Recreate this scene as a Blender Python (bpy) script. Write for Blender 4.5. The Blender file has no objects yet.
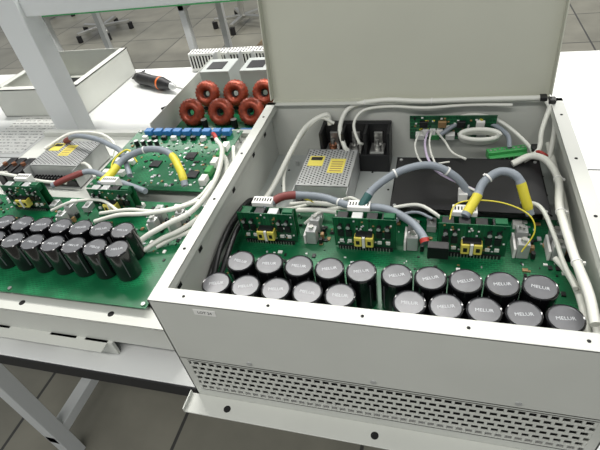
import bpy, bmesh, math, random
from mathutils import Matrix, Vector, Euler
random.seed(7)
Z0 = 1.0   # bench top is 0.75 m, cabinet rim 1.00 m

# ------------------------------------------------------------- materials
def lin(c):
    return tuple(((v/255)/12.92 if v/255 <= .04045 else ((v/255+.055)/1.055)**2.4) for v in c)
M = {}
def mat(name, rgb, rough=.5, metal=0.0, noise=0.0, nscale=40, bump=0.0, coat=0.0):
    m = bpy.data.materials.new(name); m.use_nodes = True
    nt = m.node_tree; p = nt.nodes['Principled BSDF']
    c = lin(rgb)
    p.inputs['Base Color'].default_value = (*c, 1)
    p.inputs['Roughness'].default_value = rough
    p.inputs['Metallic'].default_value = metal
    if coat: p.inputs['Coat Weight'].default_value = coat
    if noise or bump:
        tc = nt.nodes.new('ShaderNodeTexCoord'); n = nt.nodes.new('ShaderNodeTexNoise')
        n.inputs['Scale'].default_value = nscale; n.inputs['Detail'].default_value = 4
        nt.links.new(tc.outputs['Object'], n.inputs['Vector'])
        if noise:
            r = nt.nodes.new('ShaderNodeValToRGB')
            r.color_ramp.elements[0].color = (*[v*(1-noise) for v in c], 1)
            r.color_ramp.elements[1].color = (*[min(1, v*(1+noise)) for v in c], 1)
            r.color_ramp.elements[0].position = .3; r.color_ramp.elements[1].position = .7
            nt.links.new(n.outputs['Fac'], r.inputs['Fac']); nt.links.new(r.outputs['Color'], p.inputs['Base Color'])
        if bump:
            b = nt.nodes.new('ShaderNodeBump'); b.inputs['Strength'].default_value = bump
            b.inputs['Distance'].default_value = .001
            nt.links.new(n.outputs['Fac'], b.inputs['Height']); nt.links.new(b.outputs['Normal'], p.inputs['Normal'])
    M[name] = m
    return m

def pcb_mat(name, dark, light, scale):
    m = mat(name, dark, .33)
    nt = m.node_tree; p = nt.nodes['Principled BSDF']
    tc = nt.nodes.new('ShaderNodeTexCoord')
    br = nt.nodes.new('ShaderNodeTexBrick'); br.inputs['Scale'].default_value = scale
    br.inputs['Mortar Size'].default_value = .03; br.inputs['Bias'].default_value = -.2
    br.inputs['Color1'].default_value = (*lin(dark), 1)
    br.inputs['Color2'].default_value = (*[a*.6+b*.4 for a, b in zip(lin(dark), lin(light))], 1)
    br.inputs['Mortar'].default_value = (*lin(light), 1)
    n = nt.nodes.new('ShaderNodeTexNoise'); n.inputs['Scale'].default_value = 14
    mx = nt.nodes.new('ShaderNodeMixRGB'); mx.blend_type = 'MIX'
    mx.inputs['Color2'].default_value = (*lin(dark), 1)
    rp = nt.nodes.new('ShaderNodeValToRGB'); rp.color_ramp.elements[0].position = .42; rp.color_ramp.elements[1].position = .55
    nt.links.new(tc.outputs['Object'], br.inputs['Vector']); nt.links.new(tc.outputs['Object'], n.inputs['Vector'])
    nt.links.new(n.outputs['Fac'], rp.inputs['Fac']); nt.links.new(rp.outputs['Color'], mx.inputs['Fac'])
    nt.links.new(br.outputs['Color'], mx.inputs['Color1']); nt.links.new(mx.outputs['Color'], p.inputs['Base Color'])

mat('paint', (200, 202, 195), .38, noise=.03, nscale=8, bump=.12)
mat('paint_lid', (190, 191, 176), .45, noise=.03, nscale=6, bump=.1)
mat('paint_floor', (176, 181, 178), .4, noise=.04, nscale=9)
mat('bench', (216, 218, 216), .4, noise=.03, nscale=5)
mat('bench_edge', (26, 26, 28), .6)
mat('post', (205, 208, 208), .4)
mat('black', (22, 22, 24), .42)
mat('sheet', (24, 24, 27), .38, noise=.1, nscale=20)
mat('dark', (10, 10, 11), .8)
mat('sleeve', (14, 14, 17), .16, coat=.5)
mat('captop', (96, 97, 100), .3, metal=.15, noise=.1, nscale=60)
mat('print', (186, 189, 192), .5)
mat('silver', (196, 196, 192), .3, .9)
mat('zinc', (186, 188, 187), .36, .35, noise=.08, nscale=30)
mat('copper', (176, 120, 90), .35, .8)
mat('white', (228, 228, 224), .45)
mat('cablew', (220, 221, 212), .4)
mat('cableg', (134, 142, 150), .5, bump=.4, nscale=400)
mat('red', (122, 56, 52), .5)
mat('redwire', (166, 48, 40), .45)
mat('yellow', (212, 200, 60), .45)
mat('yelblk', (224, 210, 96), .4)
mat('teal', (38, 84, 82), .5)
mat('blue', (52, 116, 176), .4)
mat('lilac', (196, 182, 206), .5)
mat('green', (60, 150, 80), .4)
mat('matgreen', (60, 140, 84), .6)
mat('torus', (150, 66, 44), .32, metal=.3, noise=.4, nscale=80)
mat('orange', (222, 110, 40), .4)
mat('tan', (150, 120, 80), .5)
mat('chair', (60, 62, 66), .6)
mat('carton', (150, 130, 104), .7)
pcb_mat('pcb', (6, 88, 52), (30, 132, 82), 55)
pcb_mat('pcb2', (8, 72, 44), (44, 128, 78), 90)

# paper with printed lines
m = mat('paper', (225, 226, 222), .7); nt = m.node_tree; p = nt.nodes['Principled BSDF']
tc = nt.nodes.new('ShaderNodeTexCoord'); wv = nt.nodes.new('ShaderNodeTexWave'); wv.bands_direction = 'Y'
wv.inputs['Scale'].default_value = 16; wv.inputs['Distortion'].default_value = .0
n = nt.nodes.new('ShaderNodeTexNoise'); n.inputs['Scale'].default_value = 90
mu = nt.nodes.new('ShaderNodeMath'); mu.operation = 'MULTIPLY'
rp = nt.nodes.new('ShaderNodeValToRGB'); rp.color_ramp.elements[0].position = .42; rp.color_ramp.elements[1].position = .5
rp.color_ramp.elements[0].color = (*lin((225, 226, 222)), 1); rp.color_ramp.elements[1].color = (*lin((140, 140, 140)), 1)
nt.links.new(tc.outputs['Object'], wv.inputs['Vector']); nt.links.new(tc.outputs['Object'], n.inputs['Vector'])
nt.links.new(wv.outputs['Fac'], mu.inputs[0]); nt.links.new(n.outputs['Fac'], mu.inputs[1])
nt.links.new(mu.outputs[0], rp.inputs['Fac']); nt.links.new(rp.outputs['Color'], p.inputs['Base Color'])

# floor tiles
m = mat('floor', (120, 120, 114), .42); nt = m.node_tree; p = nt.nodes['Principled BSDF']
tc = nt.nodes.new('ShaderNodeTexCoord'); br = nt.nodes.new('ShaderNodeTexBrick')
br.offset = 0; br.inputs['Scale'].default_value = 1.0; br.inputs['Brick Width'].default_value = .6
br.inputs['Row Height'].default_value = .6; br.inputs['Mortar Size'].default_value = .006
br.inputs['Color1'].default_value = (*lin((128, 126, 115)), 1); br.inputs['Color2'].default_value = (*lin((116, 115, 105)), 1)
br.inputs['Mortar'].default_value = (*lin((62, 62, 60)), 1)
n = nt.nodes.new('ShaderNodeTexNoise'); n.inputs['Scale'].default_value = 5; n.inputs['Detail'].default_value = 8
mx = nt.nodes.new('ShaderNodeMixRGB'); mx.blend_type = 'OVERLAY'; mx.inputs['Fac'].default_value = .35
nt.links.new(tc.outputs['Object'], br.inputs['Vector']); nt.links.new(tc.outputs['Object'], n.inputs['Vector'])
nt.links.new(br.outputs['Color'], mx.inputs['Color1']); nt.links.new(n.outputs['Fac'], mx.inputs['Color2'])
nt.links.new(mx.outputs['Color'], p.inputs['Base Color'])

# ------------------------------------------------------------- mesh builder
def text_mesh(s, size):
    cu = bpy.data.curves.new('t', 'FONT'); cu.body = s; cu.size = size
    cu.align_x = 'CENTER'; cu.align_y = 'CENTER'; cu.extrude = .0002; cu.resolution_u = 2
    ob = bpy.data.objects.new('t', cu); bpy.context.collection.objects.link(ob)
    dg = bpy.context.evaluated_depsgraph_get(); me = ob.evaluated_get(dg).to_mesh()
    v = [x.co.copy() for x in me.vertices]; f = [tuple(q.vertices) for q in me.polygons]
    ob.evaluated_get(dg).to_mesh_clear(); bpy.data.objects.remove(ob); bpy.data.curves.remove(cu)
    return v, f
TXT = text_mesh('MELUR', .0074)
TXT2 = text_mesh('LOT 24', .011)

class B:
    def __init__(s, name): s.name = name; s.v = []; s.f = []; s.m = []; s.sm = []; s.mats = []
    def mi(s, k):
        if k not in s.mats: s.mats.append(k)
        return s.mats.index(k)
    def add(s, vs, fs, k, smooth=False):
        o = len(s.v); s.v += [tuple(x) for x in vs]; i = s.mi(k)
        for q in fs: s.f.append(tuple(o+j for j in q)); s.m.append(i); s.sm.append(smooth)
    def _bm(s, bm, k, mtx, smooth=False):
        bm.transform(mtx); bm.verts.index_update()
        s.add([x.co for x in bm.verts], [[x.index for x in q.verts] for q in bm.faces], k, smooth); bm.free()
    def box(s, x0, x1, y0, y1, z0, z1, k, bev=0.0, T=None):
        bm = bmesh.new(); bmesh.ops.create_cube(bm, size=1)
        for v in bm.verts:
            v.co = Vector(((x0+x1)/2+v.co.x*(x1-x0), (y0+y1)/2+v.co.y*(y1-y0), (z0+z1)/2+v.co.z*(z1-z0)))
        if bev: bmesh.ops.bevel(bm, geom=bm.edges[:], offset=bev, segments=2, affect='EDGES', profile=.5)
        s._bm(bm, k, T or Matrix())
    def cyl(s, x, y, z0, z1, r, k, n=20, r2=None, T=None, topk=None):
        r2 = r if r2 is None else r2
        vs = [(x+r*math.cos(2*math.pi*i/n), y+r*math.sin(2*math.pi*i/n), z0) for i in range(n)]
        vs += [(x+r2*math.cos(2*math.pi*i/n), y+r2*math.sin(2*math.pi*i/n), z1) for i in range(n)]
        if T: vs = [T @ Vector(q) for q in vs]
        s.add(vs, [(i, (i+1) % n, n+(i+1) % n, n+i) for i in range(n)], k, True)
        s.add(vs[n:], [tuple(range(n))], topk or k); s.add(vs[:n], [tuple(reversed(range(n)))], k)
    def lathe(s, x, y, prof, n=24, T=None):
        for (r0, z0, k), (r1, z1, _) in zip(prof[:-1], prof[1:]):
            vs = []
            for r, z in ((r0, z0), (r1, z1)):
                vs += [Vector((x+r*math.cos(2*math.pi*i/n), y+r*math.sin(2*math.pi*i/n), z)) for i in range(n)]
            if T: vs = [T @ q for q in vs]
            s.add(vs, [(i, (i+1) % n, n+(i+1) % n, n+i) for i in range(n)], k, True)
    def tube(s, pts, r, k, n=8, sub=6, zones=None):
        P = [Vector(q) for q in pts]; out = []
        Q = [P[0]*2-P[1]] + P + [P[-1]*2-P[-2]]
        for i in range(1, len(Q)-2):
            for j in range(sub):
                t = j/sub; a, b, c, d = Q[i-1], Q[i], Q[i+1], Q[i+2]
                out.append(.5*((2*b)+(c-a)*t+(2*a-5*b+4*c-d)*t*t+(3*b-a-3*c+d)*t**3))
        out.append(P[-1]); N = len(out)
        up = None; rings = []
        for i, q in enumerate(out):
            d = (out[min(i+1, N-1)]-out[max(i-1, 0)]).normalized()
            if up is None: up = Vector((0, 0, 1)) if abs(d.z) < .9 else Vector((1, 0, 0))
            a = (up-d*up.dot(d)).normalized(); up = a; b = d.cross(a)
            rr = r
            if zones:
                for z in zones:
                    if z[0] <= i/(N-1) <= z[1]: rr = r*1.15
            rings.append([q+(a*math.cos(2*math.pi*h/n)+b*math.sin(2*math.pi*h/n))*rr for h in range(n)])
        for i in range(N-1):
            kk = k
            if zones:
                for z in zones:
                    if z[0] <= (i+.5)/(N-1) <= z[1]: kk = z[2]
            s.add(rings[i]+rings[i+1], [(h, (h+1) % n, n+(h+1) % n, n+h) for h in range(n)], kk, True)
        s.add(rings[0], [tuple(reversed(range(n)))], k); s.add(rings[-1], [tuple(range(n))], k)
        return out
    def torus(s, c, R, r, k, T, n=28, m=10, lump=.0):
        vs = []
        for i in range(n):
            a = 2*math.pi*i/n; rr = r*(1+lump*(i % 2))
            for j in range(m):
                b = 2*math.pi*j/m
                vs.append(T @ Vector(((R+rr*math.cos(b))*math.cos(a), (R+rr*math.cos(b))*math.sin(a), rr*math.sin(b)*1.25)) + Vector(c))
        s.add(vs, [(i*m+j, ((i+1) % n)*m+j, ((i+1) % n)*m+(j+1) % m, i*m+(j+1) % m) for i in range(n) for j in range(m)], k, True)
    def done(s, parent=None):
        xs = [q[0] for q in s.v]; ys = [q[1] for q in s.v]; zs = [q[2] for q in s.v]
        o = Vector(((min(xs)+max(xs))/2, (min(ys)+max(ys))/2, min(zs)))
        me = bpy.data.meshes.new(s.name)
        me.from_pydata([Vector(q)-o for q in s.v], [], s.f)
        for k in s.mats: me.materials.append(M[k])
        me.polygons.foreach_set('material_index', s.m); me.polygons.foreach_set('use_smooth', s.sm)
        me.update()
        ob = bpy.data.objects.new(s.name, me); bpy.context.collection.objects.link(ob)
        ob.location = o + Vector((0, 0, Z0))
        if parent:
            ob.parent = parent; ob.location = o + Vector((0, 0, Z0)) - parent.location
        return ob

def empty(name, loc):
    e = bpy.data.objects.new(name, None); bpy.context.collection.objects.link(e); e.location = loc; return e

# ------------------------------------------------------------- cabinet
W, D, H = .587, .565, .25
b = B('inverter_cabinet')
t = .002
b.box(0, W, 0, D, -.137, -.135, 'paint_floor')              # mounting plate
b.box(0, t, 0, D, -.25, 0, 'paint')                          # left side
b.box(W-t, W, 0, D, -.25, 0, 'paint')
b.box(0, W, D-t, D, -.25, 0, 'paint')
b.box(0, .020, 0, D, -.002, .0005, 'paint', .0006)
b.box(W-.022, W, 0, D, -.002, .0005, 'paint', .0006)
b.box(0, W, D-.012, D, -.002, .0005, 'paint', .0006)
b.box(0, W, 0, .024, -.002, .0008, 'paint', .0006)
b.box(.019, .020, .02, D, -.014, 0, 'paint')
b.box(W-.022, W-.021, .02, D, -.014, 0, 'paint')
b.box(.02, W-.02, .023, .024, -.014, 0, 'paint')
# front face with perforated grille
gz1, gz0 = -.142, -.226; gx0, gx1 = .014, .573
b.box(0, W, 0, t, gz1, 0, 'paint'); b.box(0, W, 0, t, -.25, gz0, 'paint')
b.box(0, gx0, 0, t, gz0, gz1, 'paint'); b.box(gx1, W, 0, t, gz0, gz1, 'paint')
rows = 6; rh = (gz1-gz0)/rows; px = .0128
for i in range(rows+1):
    z = gz0+i*rh
    b.box(gx0, gx1, 0, t, z-.0019, z+.0019, 'paint')
for i in range(rows):
    x = gx0+(px/2 if i % 2 else 0)
    while x < gx1:
        b.box(x-.0019, x+.0019, .0001, t-.0001, gz0+i*rh, gz0+(i+1)*rh, 'paint'); x += px
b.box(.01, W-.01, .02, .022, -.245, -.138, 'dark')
# mounting foot
b.box(-.012, W+.012, -.034, 0, -.2495, -.2465, 'paint', .0006)
b.box(-.012, -.010, -.034, .0, -.2495, -.238, 'paint')
for x in (.06, .3, .53): b.cyl(x, -.018, -.2466, -.2462, .006, 'dark', 14)
# side slots / holes and screws
for y in (.06, .14, .30, .42, .5):
    b.box(t, t+.0006, y, y+.012, -.05, -.042, 'dark'); b.box(W-t-.0006, W-t, y, y+.012, -.05, -.042, 'dark')
for y in (.10, .22, .36, .50):
    b.cyl(.010, y, .0004, .001, .0025, 'dark', 10); b.cyl(W-.011, y, .0004, .001, .0025, 'dark', 10)
for x in (.05, .17, .29, .41, .53): b.cyl(x, .012, .0006, .0011, .0022, 'dark', 10)
for x in (.12, .30, .48): 
    T = Matrix.Translation((x, 0, -.125)) @ Matrix.Rotation(math.pi/2, 4, 'X')
    b.cyl(0, 0, 0, .0015, .004, 'zinc', 12, T=T)
b.box(.066, .098, -.0006, 0, -.019, -.008, 'white')
T = Matrix.Translation((.082, -.0007, -.0135)) @ Matrix.Rotation(math.pi/2, 4, 'X')
b.add([T @ (q*.6) for q in TXT2[0]], TXT2[1], 'black')
b.box(.012, .022, .004, .012, .0008, .0012, 'white')
# standoffs on the mounting plate
for x, y in ((.03, .40), (.06, .52), (.24, .42), (.56, .50), (.57, .40), (.27, .37)):
    b.cyl(x, y, -.135, -.122, .004, 'zinc', 6)
for x in (.045, .235, .275, .57):
    for y in (.38, .44, .50): b.cyl(x, y, -.135, -.1343, .0025, 'dark', 8)
# hinged lid, leaning back a little
lx0, lx1 = .012, .566
T = Matrix.Translation((0, D+.006, .002)) @ Matrix.Rotation(math.radians(-9), 4, 'X')
b.box(lx0, lx1, 0, .002, 0, .56, 'paint_lid', T=T)
b.box(lx0, lx0+.002, -.020, 0, .006, .56, 'paint_lid', T=T); b.box(lx1-.002, lx1, -.020, 0, .006, .56, 'paint_lid', T=T)
b.box(lx0, lx1, -.020, 0, .558, .56, 'paint_lid', T=T)
b.box(lx0, lx1, D-.001, D+.008, -.004, .003, 'paint_lid')
b.done()

# ------------------------------------------------------------- parts
def capacitor(b, x, y, z0, z1, r, yaw):
    b.lathe(x, y, [(r*.96, z0, 'sleeve'), (r, z0+.002, 'sleeve'), (r, z1-.003, 'sleeve'), (r*.985, z1-.001, 'sleeve'),
                   (r*.94, z1, 'sleeve'), (r*.88, z1-.0006, 'captop'), (r*.84, z1-.0014, 'captop'), (.0001, z1-.0012, 'captop')], 28)
    T = Matrix.Translation((x, y, z1-.0013)) @ Matrix.Rotation(yaw, 4, 'Z')
    b.add([T @ q for q in TXT[0]], TXT[1], 'print')
    for a0 in (random.uniform(-2.6, -1.9), random.uniform(-1.2, -.6)):
        vs = []
        for a in (a0, a0+random.uniform(.05, .2)):
            for z in (z0+.010, z1-.010): vs.append((x+(r+.0002)*math.cos(a), y+(r+.0002)*math.sin(a), z))
        b.add(vs, [(0, 2, 3, 1)], 'captop')

def smd(b, x0, x1, y0, y1, z, n, avoid=()):
    for _ in range(n):
        x = random.uniform(x0, x1); y = random.uniform(y0, y1)
        if any(a[0] < x < a[1] and a[2] < y < a[3] for a in avoid): continue
        w, l, h = random.choice([(.002, .004, .0015), (.004, .006, .002), (.003, .003, .002), (.006, .008, .0025), (.0015, .003, .001)])
        k = random.choice(['black', 'black', 'tan', 'white', 'zinc', 'dark', 'print'])
        if random.random() < .5: w, l = l, w
        b.box(x-w/2, x+w/2, y-l/2, y+l/2, z, z+h, k)

def main_board(name, x0, x1, y0, y1, z, avoid, lugs=()):
    b = B(name)
    b.box(x0, x1, y0, y1, z-.002, z, 'pcb')
    for x in (x0+.008, (x0+x1)/2, x1-.008):
        for y in (y0+.008, y1-.008):
            b.cyl(x, y, z-.010, z-.002, .004, 'zinc', 10); b.cyl(x, y, z, z+.003, .004, 'silver', 10)
    smd(b, x0+.01, x1-.01, y0+.11, y1-.01, z, 340, avoid)
    n = int((x1-x0)/.1)
    for i in range(n):
        x = x0+.05+i*(x1-x0-.06)/n
        b.box(x-.008, x+.008, y1-.05, y1-.025, z, z+.014, 'zinc', .001)
        b.cyl(x, y1-.037, z+.014, z+.018, .004, 'silver', 8)
        b.box(x+.03, x+.045, y1-.03, y1-.015, z, z+.010, 'white', .0008)
        b.box(x+.014, x+.022, y0+.112, y0+.12, z, z+.012, 'black', .0008)
    for x in lugs:      # busbar posts between driver boards
        for dy in (.0, .03):
            b.box(x-.009, x+.009, y1-.10+dy, y1-.082+dy, z, z+.030, 'zinc', .0015)
            b.cyl(x, y1-.091+dy, z+.030, z+.036, .005, 'silver', 6)
        b.box(x-.014, x-.010, y1-.10, y1-.06, z, z+.020, 'white', .0008)
        for j in range(3): b.box(x+.013, x+.019, y1-.10+j*.014, y1-.092+j*.014, z, z+.012, 'tan' if j % 2 else 'black', .0006)
    return b

def driver_board(x, y, z, w=.105, h=.068):
    b = B('gate_driver_board')
    b.box(x, x+w, y, y+.0018, z+.004, z+h, 'pcb2')
    b.box(x+.002, x+w-.002, y+.022, y+.0238, z+.004, z+h-.004, 'pcb2')
    b.box(x+.006, x+w-.006, y-.003, y+.005, z, z+.007, 'black')
    b.box(x+.006, x+w-.006, y+.019, y+.027, z, z+.007, 'black')
    for i in range(18): b.box(x+.008+i*.005, x+.0095+i*.005, y-.0045, y-.003, z, z+.006, 'silver')
    cx = x+w*.5
    b.box(cx-.014, cx+.014, y-.013, y, z+.016, z+.042, 'black', .001)
    for sx in (-1, 1):
        b.box(cx+sx*.0095-.0065, cx+sx*.0095+.0065, y-.0165, y-.002, z+.019, z+.039, 'yelblk', .0015)
        b.box(cx+sx*.0095-.003, cx+sx*.0095+.003, y-.0170, y-.016, z+.025, z+.033, 'black')
    b.box(cx-.0022, cx+.0022, y-.017, y-.002, z+.018, z+.040, 'white')
    for dx in (.012, .026, w-.028, w-.014):
        b.box(x+dx-.005, x+dx+.005, y-.004, y, z+.030, z+.042, 'black', .0005)
        b.box(x+dx-.003, x+dx+.004, y-.003, y, z+.015, z+.021, 'white', .0005)
        b.cyl(0, 0, 0, .008, .0035, 'black', 12, T=Matrix.Translation((x+dx, y, z+.053)) @ Matrix.Rotation(math.pi/2, 4, 'X'), topk='zinc')
    for _ in range(46):
        px_, pz = random.uniform(x+.004, x+w-.006), random.uniform(z+.01, z+h-.004)
        b.box(px_, px_+.003, y-.0015, y, pz, pz+.002, random.choice(['white', 'black', 'tan', 'print']))
    for i in range(4):
        b.box(x+.006+i*.025, x+.024+i*.025, y+.002, y+.020, z+h-.018, z+h-.002, random.choice(['black', 'zinc', 'pcb2', 'black']), .001)
    b.box(x+w*.20, x+w*.56, y+.024, y+.044, z+h-.020, z+h+.004, 'white', .001)
    for i in range(7): b.box(x+w*.23+i*.005, x+w*.23+.002+i*.005, y+.030, y+.038, z+h+.0035, z+h+.0046, 'dark')
    b.box(x+w*.80, x+w*.97, y+.004, y+.016, z+h-.008, z+h+.002, 'pcb', .001)
    return b.done()

def psu(x0, x1, y0, y1, z0, z1):
    b = B('switching_power_supply')
    b.box(x0, x1, y0, y1, z0, z0+.002, 'zinc')
    b.box(x0, x1, y0+.022, y1, z1-.0015, z1, 'zinc', .0003); ox0, ox1, oy0, oy1 = x0, x1, y0+.022, y1
    b.box(x0, x0+.0015, y0, y1, z0, z1, 'zinc'); b.box(x1-.0015, x1, y0, y1, z0, z1, 'zinc')
    b.box(x0, x1, y1-.0015, y1, z0, z1, 'zinc'); b.box(ox0, ox1, oy0, oy0+.0015, z0, z1, 'zinc')
    st = .0076; x = ox0+.006; i = 0
    while x < ox1-.005:
        y = oy0+.008+(st/2 if i % 2 else 0)
        while y < oy1-.005:
            b.cyl(x, y, z1, z1+.0003, .0019, 'dark', 6)
            y += st
        x += st*.87; i += 1
    b.box(ox0+.010, ox0+.042, oy0+.068, oy0+.104, z1, z1+.0008, 'yelblk')
    b.box(ox0+.014, ox0+.038, oy0+.088, oy0+.100, z1+.0008, z1+.001, 'black')
    b.box(ox0+.056, ox0+.088, oy0+.045, oy0+.095, z1, z1+.0008, 'yelblk')
    for j in range(5): b.box(ox0+.060, ox0+.084, oy0+.050+j*.008, oy0+.053+j*.008, z1+.0008, z1+.001, 'tan')
    b.box(x0+.004, x1-.006, y0, y0+.019, z0+.006, z0+.022, 'black', .0008)
    n = int((x1-x0-.012)/.0098)
    for i in range(n):
        xx = x0+.009+i*.0098
        b.cyl(xx, y0+.009, z0+.022, z0+.0245, .0032, 'silver', 8)
        b.box(xx+.0042, xx+.0054, y0+.001, y0+.018, z0+.02, z0+.027, 'black')
    b.box(x1-.018, x1-.006, y0+.004, y0+.016, z0+.022, z0+.030, 'green')
    return b.done()

# main unit -------------------------------------------------------
zp = -.115
xs_d = (.030, .204, .374)
main_board('main_circuit_board', .006, .580, .048, .345, zp, [(x-.01, x+.12, .22, .29) for x in xs_d], lugs=(.160, .335, .505, .555)).done()
b = B('capacitor_bank')
for i in range(5):
    for X, Y in ((.056+i*.0475, .081), (.078+i*.0477, .130), (.341+i*.0470, .080), (.320+i*.0466, .128)):
        capacitor(b, X, Y, zp+.0003, -.048, .0228, .06+random.uniform(-.3, .3))
b.done()
for x in xs_d: driver_board(x, .243, zp+.0003)
psu(.100, .208, .347, .501, -.1345, -.078)

b = B('insulation_cover')
b.box(.292, .548, .305, .462, -.072, -.070, 'sheet', .0005)
b.box(.292, .294, .350, .462, -.135, -.070, 'sheet'); b.box(.546, .548, .350, .462, -.135, -.070, 'sheet')
b.box(.292, .548, .460, .462, -.135, -.070, 'sheet')
for x, y in ((.30, .31), (.54, .31), (.30, .452), (.54, .452)): b.cyl(x, y, -.070, -.068, .003, 'zinc', 10)
b.done()

b = B('fuse_holder_block')
b.box(.124, .272, .502, .558, -.135, -.092, 'black', .002)
b.box(.124, .272, .545, .558, -.092, -.040, 'black', .002)
for i in range(4): b.box(.124+i*.0473, .130+i*.0473, .504, .556, -.094, -.042, 'black', .001)
for i in range(3):
    x = .128+i*.048
    b.box(x+.006, x+.036, .505, .542, -.092, -.086, 'silver', .001)
    b.box(x+.012, x+.030, .538, .544, -.086, -.058, 'silver', .001)
    b.cyl(x+.021, .520, -.086, -.077, .009, 'copper' if i == 0 else 'silver', 6); b.cyl(x+.021, .520, -.077, -.066, .0045, 'silver', 10)
b.done()

b = B('interface_circuit_board')
T = Matrix.Translation((.31, .556, -.078)) @ Matrix.Rotation(math.radians(18), 4, 'X')
b.box(0, .165, -.004, -.002, -.004, .064, 'pcb2', T=T)
for i in range(5):
    b.box(.012+i*.030, .030+i*.030, -.016, -.004, .006, .020, 'green' if i % 2 else 'white', .001, T=T)
for i in range(4):
    b.box(.02+i*.036, .036+i*.036, -.010, -.004, .036, .052, ('black', 'tan', 'black', 'white')[i], .001, T=T)
for _ in range(60):
    x, z = random.uniform(.005, .16), random.uniform(.0, .06)
    b.box(x, x+.004, -.0055, -.004, z, z+.003, random.choice(['white', 'black', 'tan', 'yellow']), T=T)
for x in (.006, .159): b.box(x-.004, x+.004, -.002, .006, .0, .012, 'zinc', T=T)
b.done()

b = B('pluggable_terminal_block')
T = Matrix.Translation((.462, .478, -.068)) @ Matrix.Rotation(math.radians(14), 4, 'Z')
b.box(0, .072, 0, .016, -.016, 0, 'green', .001, T=T); b.box(0, .072, -.010, 0, -.016, -.006, 'green', .001, T=T)
for i in range(8):
    b.cyl(.006+i*.0086, .008, 0, .0008, .0025, 'silver', 8, T=T)
    b.box(.003+i*.0086, .009+i*.0086, -.0106, -.010, -.014, -.008, 'dark', T=T)
b.box(.01, .062, -.004, .012, -.067, -.016, 'black', T=T)
b.done()

# cable harness of the main unit
h = empty('cable_harness', (.3, .3, Z0-.1))
def cable(nm, pts, r, k, zones=None, par=None, ties=()):
    c = B(nm); out = c.tube(pts, r, k, zones=zones, n=10)
    for tt in ties:
        i = int(tt*(len(out)-2)); d = (out[i+1]-out[i]).normalized()
        T = Matrix.Translation(out[i]) @ d.to_track_quat('Z', 'Y').to_matrix().to_4x4()
        c.cyl(0, 0, -.0014, .0014, r*1.18, 'white', 12, T=T)
        c.box(r*1.0, r*1.0+.004, -.002, .002, -.002, .002, 'white', T=T)
    return c.done(par or h)
def P(*a): return [(x/1000, y/1000, z/1000) for x, y, z in a]
# bundled spare lead folded into a flattened coil beside the interface board
coil = []
for i in range(37):
    a = i*2*math.pi/12
    coil.append((.445+(.034+.001*(i//12))*math.cos(a), .522+.006*math.sin(a)-.003*(i//12), -.060+.008*math.sin(a)+.005*(i//12)))
cable('folded_lead', coil, .0046, 'cablew', ties=(.17, .5))
cable('mains_lead', P((140,548,-45),(134,549,-22),(96,524,-34),(72,468,-60),(47,396,-98),(36,345,-105)), .0055, 'cablew')
cable('mains_lead_b', P((150,545,-40),(120,540,-26),(84,505,-50),(60,440,-90),(70,380,-110)), .0035, 'cablew')
cable('rear_lead', P((185,500,-80),(178,501,-70),(166,530,-40),(186,560,-10),(255,553,8),(327,550,6),(400,548,8),(479,550,8),(550,555,6)), .0050, 'cablew', ties=(.45, .7))
cable('rear_lead_b', P((215,510,-70),(208,505,-60),(196,530,-34),(215,552,-14),(270,552,-6),(340,548,-8),(420,550,-4),(500,548,-4)), .0032, 'cablew')
cable('sheath_low', P((73,268,-55),(105,296,-48),(166,312,-58),(225,288,-56),(287,279,-52),(329,262,-62),(350,236,-66),(356,222,-72)), .0066, 'cableg',
      zones=[(.06, .20, 'red'), (.92, 1, 'redwire')], ties=(.4,))
cable('sheath_arc', P((246,272,-52),(253,285,-42),(268,305,-28),(308,326,-8),(356,343,-6),(397,341,-26),(424,335,-58)), .0066, 'cableg', zones=[(0, .26, 'teal')], ties=(.5, .8))
cable('sheath_arc_b', P((414,262,-46),(430,290,-30),(440,312,-16),(464,326,-4),(489,318,-8),(503,301,-36),(513,290,-60)), .0068, 'cableg',
      zones=[(0.02, .20, 'yellow'), (.72, .94, 'yellow')], ties=(.4,))
cable('signal_lead', P((350,545,-58),(346,500,-40),(344,444,-28),(352,380,-18),(373,348,-26),(431,336,-50)), .0022, 'lilac')
cable('signal_lead_b', P((356,545,-58),(354,500,-36),(352,444,-26),(360,385,-20),(380,352,-30),(436,330,-50)), .0018, 'cablew')
cable('signal_lead_c', P((362,545,-58),(380,500,-55),(395,470,-62),(420,450,-64)), .0022, 'cablew')
cable('signal_lead_d', P((335,545,-58),(330,500,-40),(326,450,-40),(345,420,-56),(390,440,-64)), .0018, 'cablew')
cable('interface_lead', P((371,530,-60),(400,541,-42),(430,548,-40),(466,545,-42),(495,520,-52),(500,495,-66)), .0045, 'cableg')
cable('interface_lead_b', P((380,540,-50),(410,552,-30),(450,552,-28),(490,540,-40),(530,500,-60),(540,470,-66)), .0035, 'cablew')
cable('side_lead', P((500,440,-66),(530,450,-55),(552,425,-48),(562,371,-48),(552,300,-42),(550,268,-40),(550,173,-32),(552,103,-24),(553,60,-30)), .0062, 'cablew', ties=(.4, .62, .8))
cable('side_lead_b', P((566,500,-60),(570,430,-70),(572,350,-75),(566,270,-70),(564,180,-66),(566,110,-60),(566,60,-66)), .0055, 'cablew')
cable('side_lead_c', P((548,230,-95),(556,200,-88),(562,150,-80),(560,90,-76),(556,50,-80)), .005, 'cablew')
cable('side_lead_d', P((505,330,-66),(530,310,-60),(545,260,-72),(552,210,-80),(556,150,-70)), .0035, 'cablew')
cable('corner_lead', P((566,545,4),(560,530,-14),(550,500,-34),(545,470,-55),(520,450,-66)), .0045, 'cablew')
cable('corner_lead_b', P((556,552,6),(572,520,-20),(568,480,-50),(560,450,-70)), .0045, 'cablew')
cable('board_lead', P((90,300,-90),(124,306,-88),(186,296,-78),(248,300,-95)), .0045, 'cablew')
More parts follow.
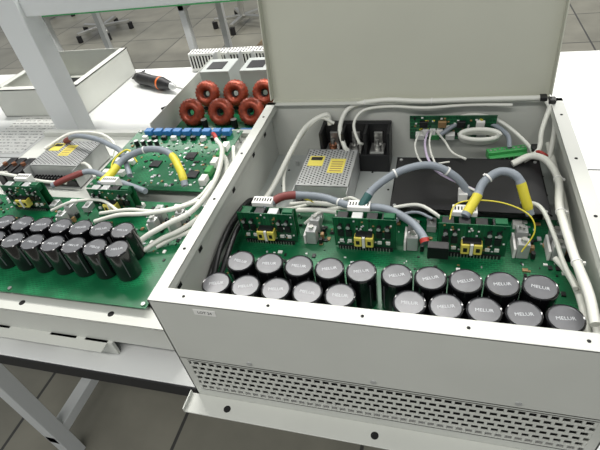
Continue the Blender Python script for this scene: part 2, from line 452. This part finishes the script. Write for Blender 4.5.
cable('board_lead_b', P((100,330,-95),(150,325,-85),(200,318,-84),(235,322,-100)), .0045, 'cablew')
cable('board_lead_c', P((140,280,-98),(170,296,-80),(215,305,-76),(250,290,-82)), .003, 'cablew')
cable('board_lead_d', P((300,300,-66),(340,300,-58),(370,285,-64),(400,278,-90)), .003, 'cablew')
cable('board_lead_e', P((60,330,-100),(50,300,-88),(80,286,-70),(110,300,-80),(150,340,-95)), .003, 'cablew')
cable('board_lead_f', P((190,350,-100),(215,345,-84),(240,325,-80),(255,300,-66),(262,290,-58)), .003, 'cablew')
cable('board_lead_g', P((300,270,-85),(315,285,-70),(340,290,-66),(365,280,-70)), .0025, 'cableg')
cable('dc_lead', P((30,340,-95),(18,315,-82),(12,244,-76),(14,177,-80),(18,125,-98)), .005, 'black')
cable('dc_lead_b', P((40,330,-98),(30,300,-90),(24,240,-84),(26,180,-90),(24,140,-104)), .005, 'black')
cable('dc_lead_c', P((26,345,-100),(10,300,-92),(8,240,-88),(8,170,-92),(10,110,-102)), .005, 'black')
cable('earth_wire', P((391,255,-50),(398,278,-38),(425,288,-34),(470,284,-34),(505,266,-40),(515,250,-60),(500,235,-90)), .0011, 'yellow')
cable('earth_wire_b', P((140,345,-100),(130,330,-80),(138,318,-70),(160,330,-95)), .0011, 'yellow')
cable('red_wire', P((540,470,-60),(545,460,-52),(556,455,-56),(560,470,-66)), .003, 'redwire')
c = B('crimp_terminals')
for x, y, z in ((.566, .545, .006), (.552, .552, .008), (.540, .478, -.055)):
    c.box(x-.006, x+.006, y-.008, y+.008, z-.004, z+.004, 'black', .001)
c.box(.405, .42, .325, .345, -.068, -.052, 'white', .001); c.box(.36, .392, .206, .222, -.09, -.066, 'black', .001)
for x in (.342, .356, .370): c.box(x-.006, x+.006, .536, .550, -.068, -.052, 'white', .001)
c.done(h)

# ------------------------------------------------------------- left unit
b = B('inverter_base_tray')
b.box(-.80, -.050, .055, .70, -.160, -.158, 'paint', .0005)
b.box(-.80, -.050, .055, .057, -.215, -.158, 'paint'); b.box(-.80, -.050, .698, .70, -.25, -.158, 'paint')
b.box(-.052, -.050, .055, .70, -.25, -.158, 'paint'); b.box(-.80, -.798, .055, .70, -.25, -.158, 'paint')
b.box(-.80, -.20, .030, .057, -.217, -.215, 'paint', .0005)
for x in (-.75, -.60, -.46, -.30, -.22): b.box(x-.03, x+.03, .050, .056, -.25, -.215, 'paint')
for x in (-.38, -.18): b.cyl(x, .075, -.158, -.1575, .006, 'dark', 12)
b.box(-.80, -.05, .68, .70, -.158, -.145, 'paint', .001)
b.done()
b = B('insulation_sheet'); b.box(-.70, -.085, .100, .36, -.1575, -.152, 'black', .0005); b.done()
zl = -.143
main_board('main_circuit_board', -.72, -.108, .085, .375, zl, [(-.61, -.48, .3, .4), (-.37, -.24, .3, .4)], lugs=(-.42, -.19, -.14)).done()
b = B('capacitor_bank')
for i in range(10):
    capacitor(b, -.182-i*.0478, .160, zl+.0003, -.076, .0228, .06+random.uniform(-.3, .3))
    capacitor(b, -.200-i*.0478, .209, zl+.0003, -.076, .0228, .06+random.uniform(-.3, .3))
b.done()
driver_board(-.600, .325, zl+.0003); driver_board(-.360, .325, zl+.0003)
psu(-.64, -.49, .430, .570, -.1575, -.105)
b = B('control_circuit_board')
b.box(-.44, -.125, .40, .665, -.130, -.128, 'pcb')
for x in (-.43, -.135):
    for y in (.41, .655): b.cyl(x, y, -.157, -.125, .004, 'zinc', 8)
for i in range(9): b.box(-.405+i*.029, -.383+i*.029, .636, .655, -.128, -.114, 'blue', .001)
for i in range(9): b.box(-.400+i*.029, -.386+i*.029, .612, .622, -.128, -.118, 'black' if i % 3 else 'white', .0006)
smd(b, -.43, -.135, .41, .61, -.128, 260)
for x, y in ((-.38, .56), (-.30, .50), (-.22, .54), (-.18, .46)): b.box(x-.013, x+.013, y-.013, y+.013, -.128, -.124, 'black', .0005)
for i in range(5): b.box(-.145, -.130, .42+i*.035, .445+i*.035, -.128, -.112, 'green' if i % 2 else 'white', .001)
for i in range(4): b.cyl(-.40+i*.02, .585, -.128, -.112, .006, 'black', 12, topk='zinc')
for i in range(4): b.box(-.42, -.36, .42+i*.025, .436+i*.025, -.128, -.116, 'white' if i % 2 else 'green', .001)
b.done()
b = B('dc_bus_terminals')
for i in range(3):
    b.box(-.745+i*.030, -.722+i*.030, .43, .50, -.158, -.115, 'black', .002); b.cyl(-.733+i*.030, .465, -.115, -.108, .006, 'copper', 6)
b.done()
h2 = empty('cable_harness', (-.3, .4, Z0-.1))
def c2(nm, pts, r, k, zones=None, ties=()): cable(nm, pts, r, k, zones, h2, ties)
c2('sheath_arc', P((-345,350,-80),(-335,385,-76),(-320,430,-64),(-262,448,-50),(-206,440,-54),(-165,400,-72),(-150,376,-95)), .0076, 'cableg',
   zones=[(.03, .26, 'yellow'), (.70, .94, 'yellow')], ties=(.5,))
c2('sheath_long', P((-600,560,-100),(-540,545,-75),(-460,520,-68),(-400,490,-66),(-350,462,-70),(-300,400,-90)), .0066, 'cableg', zones=[(0, .10, 'red')])
c2('sheath_low', P((-480,352,-90),(-440,372,-80),(-400,395,-78),(-345,385,-88),(-290,372,-95),(-235,352,-95)), .0066, 'cableg', zones=[(.05, .32, 'red')])
c2('side_lead', P((-195,200,-130),(-180,228,-115),(-139,254,-100),(-88,287,-85),(-78,380,-82),(-106,495,-82),(-150,560,-92)), .0055, 'cablew', ties=(.5,))
c2('side_lead_b', P((-180,215,-135),(-150,240,-125),(-105,262,-112),(-75,310,-105),(-70,390,-105),(-95,480,-105),(-130,530,-110)), .0050, 'cablew')
c2('side_lead_c', P((-160,230,-138),(-130,250,-130),(-90,270,-120),(-66,340,-118),(-68,440,-118),(-110,560,-112)), .0045, 'cablew')
c2('board_lead', P((-320,268,-115),(-260,276,-100),(-200,280,-96),(-140,300,-96),(-104,340,-105)), .0045, 'cablew')
c2('board_lead_b', P((-330,300,-120),(-250,300,-105),(-180,305,-108),(-120,350,-112),(-110,420,-115)), .0040, 'cablew')
c2('board_lead_c', P((-460,300,-120),(-400,310,-100),(-330,318,-98),(-280,300,-110)), .0035, 'cablew')
c2('rear_lead', P((-640,520,-100),(-600,585,-92),(-520,600,-100),(-450,560,-105),(-420,500,-108)), .004, 'cablew')
c2('rear_lead_b', P((-490,470,-110),(-460,450,-95),(-430,430,-92),(-400,400,-100)), .004, 'cablew')
c2('rear_lead_c', P((-700,430,-115),(-680,400,-95),(-620,385,-90),(-540,380,-100),(-480,390,-110)), .004, 'cablew')
c2('red_wire', P((-150,560,-92),(-160,575,-88),(-172,590,-94)), .005, 'redwire')
c2('yellow_wire', P((-330,380,-90),(-350,420,-70),(-330,460,-60),(-300,440,-80)), .0022, 'yellow')

# ------------------------------------------------------------- benches
def bench(y0, y1, x0=-1.75, x1=1.35, edge='bench_edge', legs=(-1.7, -.72, .5, 1.3)):
    b = B('workbench')
    b.box(x0, x1, y0, y1, -.278, -.251, 'bench', .001)
    b.box(x0, x1, y0-.003, y0, -.284, -.253, edge)
    for x in legs:
        b.box(x-.022, x+.022, y0+.05, y0+.094, -1.0, -.278, 'post', .002); b.box(x-.022, x+.022, y1-.10, y1-.056, -1.0, -.278, 'post', .002)
        b.box(x-.02, x+.02, y0+.05, y1-.05, -.33, -.29, 'post', .002); b.box(x-.02, x+.02, y0+.05, y1-.05, -.88, -.84, 'post', .002)
    b.box(legs[0], legs[-1], y1-.09, y1-.05, -.34, -.29, 'post', .002)
    return b.done()
bench(.012, .695); bench(.70, 1.40)
bench(2.45, 3.15, -2.4, .9, 'matgreen', (-2.35, -1.25, -.15, .85))
b = B('bench_shelf_frame')
b.box(-.835, -.745, .765, .835, -.2505, .60, 'post', .003)
b.box(-1.70, .10, .78, .83, .160, .205, 'post', .003)
b.box(-1.70, .10, .78, 1.05, .205, .215, 'post')
b.box(-1.72, -1.64, .765, .835, -.2505, .60, 'post', .003)
b.done()

# toroid filter assembly
b = B('filter_inductor_assembly')
b.box(-.47, .02, .76, 1.34, -.2505, -.248, 'paint'); b.box(-.47, .02, .758, .76, -.2505, -.20, 'paint')
b.box(-.472, -.47, .76, 1.34, -.2505, -.16, 'paint'); b.box(.02, .022, .76, 1.34, -.2505, -.16, 'paint')
b.box(-.46, .01, .775, 1.06, -.236, -.234, 'pcb')
for i in range(4):
    for j in range(2):
        T = Matrix.Rotation(math.radians(68), 4, 'X')
        x = -.395+i*.103+j*.015; y = .885+j*.105
        b.torus((x, y, -.190+j*.012), .027, .0145, 'torus', T, n=44, lump=.22)
        b.torus((x, y, -.190+j*.012), .014, .006, 'black', T, n=20)
        b.box(x-.03, x+.03, y-.008, y+.02, -.234, -.222, 'black')
        b.cyl(x+.045, y-.02, -.234, -.205, .010, 'black', 14, topk='zinc')
for i in range(7):
    b.box(-.45+i*.062, -.41+i*.062, .785, .812, -.234, -.204, 'blue' if i % 3 != 2 else 'white', .002)
for i in range(3):
    b.box(-.44+i*.15, -.33+i*.15, 1.08, 1.19, -.248, -.14, 'paint_floor', .002)
    b.box(-.42+i*.15, -.36+i*.15, 1.10, 1.16, -.14, -.138, 'black', .0005)
for i in range(9): b.box(-.44+i*.05, -.437+i*.05, 1.205, 1.24, -.248, -.13, 'zinc')
smd(b, -.45, .0, .82, 1.05, -.234, 60)
b.done()
b = B('perforated_cable_duct')
b.box(-.62, .02, 1.345, 1.395, -.2505, -.175, 'white', .002)
for i in range(46):
    b.box(-.612+i*.0136, -.606+i*.0136, 1.3440, 1.3455, -.235, -.185, 'dark')
    for j in range(3): b.box(-.612+i*.0136, -.606+i*.0136, 1.350+j*.015, 1.359+j*.015, -.1755, -.1745, 'dark')
b.done()

b = B('sheet_metal_enclosure')
x0, x1, y0, y1, z1 = -1.28, -.90, .98, 1.36, -.14
b.box(x0, x1, y0, y1, -.2505, -.248, 'paint'); b.box(x0, x1, y0, y0+.003, -.25, z1, 'paint'); b.box(x0, x1, y1-.003, y1, -.25, z1, 'paint')
b.box(x0, x0+.003, y0, y1, -.25, z1, 'paint'); b.box(x1-.003, x1, y0, y1, -.25, z1, 'paint')
b.box(x0, x1, y0, y0+.03, z1-.003, z1, 'paint'); b.box(x0, x0+.03, y0, y1, z1-.003, z1, 'paint'); b.box(x1-.03, x1, y0, y1, z1-.003, z1, 'paint')
b.box(-1.20, -1.02, 1.06, 1.30, -.248, -.235, 'black', .002); b.box(-1.18, -1.05, 1.10, 1.2, -.235, -.22, 'zinc', .002)
b.done()

b = B('electric_screwdriver')
T = Matrix.Translation((-.82, 1.25, -.224)) @ Matrix.Rotation(math.radians(-24), 4, 'Z') @ Matrix.Rotation(math.pi/2, 4, 'Y')
b.lathe(0, 0, [(.0001, -.0, 'black'), (.020, .002, 'black'), (.026, .03, 'black'), (.023, .10, 'black'), (.026, .15, 'orange'), (.026, .160, 'black'),
               (.020, .19, 'black'), (.014, .22, 'zinc'), (.010, .24, 'zinc'), (.004, .245, 'silver'), (.004, .30, 'silver'), (.0001, .302, 'silver')], 16, T=T)
b.tube([(-.82, 1.25, -.226), (-.865, 1.275, -.238), (-.878, 1.32, -.246), (-.86, 1.37, -.246)], .003, 'black')
b.done()
b = B('screwdriver_bit')
b.tube([(-.60, 1.02, -.246), (-.53, 1.10, -.246)], .004, 'black'); b.tube([(-.53, 1.10, -.247), (-.49, 1.15, -.247)], .002, 'silver')
b.done()
b = B('paper_sheet'); b.box(-1.20, -.99, .72, .99, -.2505, -.2495, 'paper'); b.done()

# ------------------------------------------------------------- room
f = B('floor'); f.box(-9, 7, -4, 12, -1.05, -1.0, 'floor'); f.done()
w = B('wall_back'); w.box(-9, 7, 12, 12.1, -1.0, 2.2, 'white'); w.done()

def office_chair(x, y, rot):
    b = B('office_chair')
    R = Matrix.Translation((x, y, 0)) @ Matrix.Rotation(rot, 4, 'Z')
    for i in range(5):
        T = R @ Matrix.Rotation(i*2*math.pi/5, 4, 'Z')
        b.box(.02, .30, -.02, .02, -.93, -.90, 'silver', .004, T=T); b.cyl(.30, 0, -.998, -.93, .028, 'black', 12, T=T)
    b.cyl(0, 0, -.92, -.56, .028, 'silver', 14, T=R); b.box(-.24, .24, -.23, .23, -.56, -.48, 'chair', .03, T=R)
    b.box(-.22, .22, .22, .27, -.38, .08, 'chair', .02, T=R); b.box(-.03, .03, .22, .25, -.52, -.2, 'black', T=R)
    b.done()
office_chair(-3.3, 4.3, .4); office_chair(-4.6, 5.1, 1.2); office_chair(2.2, 4.7, .2); office_chair(-1.6, 4.3, .9)
b = B('cardboard_carton'); b.box(-.95, -.45, 2.75, 3.1, -1.0, -.72, 'carton', .003); b.box(-.71, -.69, 2.749, 3.101, -.98, -.7195, 'tan'); b.done()

# ------------------------------------------------------------- lights
def area(x, y, z, sx, sy, e, col=(1, .975, .93)):
    l = bpy.data.lights.new('ceiling_lamp', 'AREA'); l.shape = 'RECTANGLE'; l.size = sx; l.size_y = sy; l.energy = e; l.color = col
    o = bpy.data.objects.new('ceiling_lamp', l); bpy.context.collection.objects.link(o); o.location = (x, y, z)
area(-.6, 1.6, 3.2, 2.4, .3, 84); area(1.8, 1.2, 3.2, 2.4, .3, 44); area(-.3, -1.2, 3.2, 2.4, .3, 44); area(-3, 4, 3.2, 2.4, .3, 80); area(1, 4.5, 3.2, 2.4, .3, 80)
wd = bpy.data.worlds.new('w'); bpy.context.scene.world = wd; wd.use_nodes = True
wd.node_tree.nodes['Background'].inputs[0].default_value = (.94, .97, 1, 1); wd.node_tree.nodes['Background'].inputs[1].default_value = .42

# ------------------------------------------------------------- camera
cd = bpy.data.cameras.new('camera'); co = bpy.data.objects.new('camera', cd); bpy.context.collection.objects.link(co)
cd.sensor_width = 36; cd.lens = 27.6; cd.clip_start = .02
a = Vector((.9609, .2398, -.1393)).normalized(); c_ = Vector((.2712, -.7115, .6481)).normalized(); bb = c_.cross(a).normalized()
mw = Matrix(((a.x, bb.x, c_.x, .3616), (a.y, bb.y, c_.y, -.3258), (a.z, bb.z, c_.z, .45+Z0), (0, 0, 0, 1)))
co.matrix_world = mw
bpy.context.scene.camera = co
bpy.context.scene.view_settings.view_transform = 'Standard'
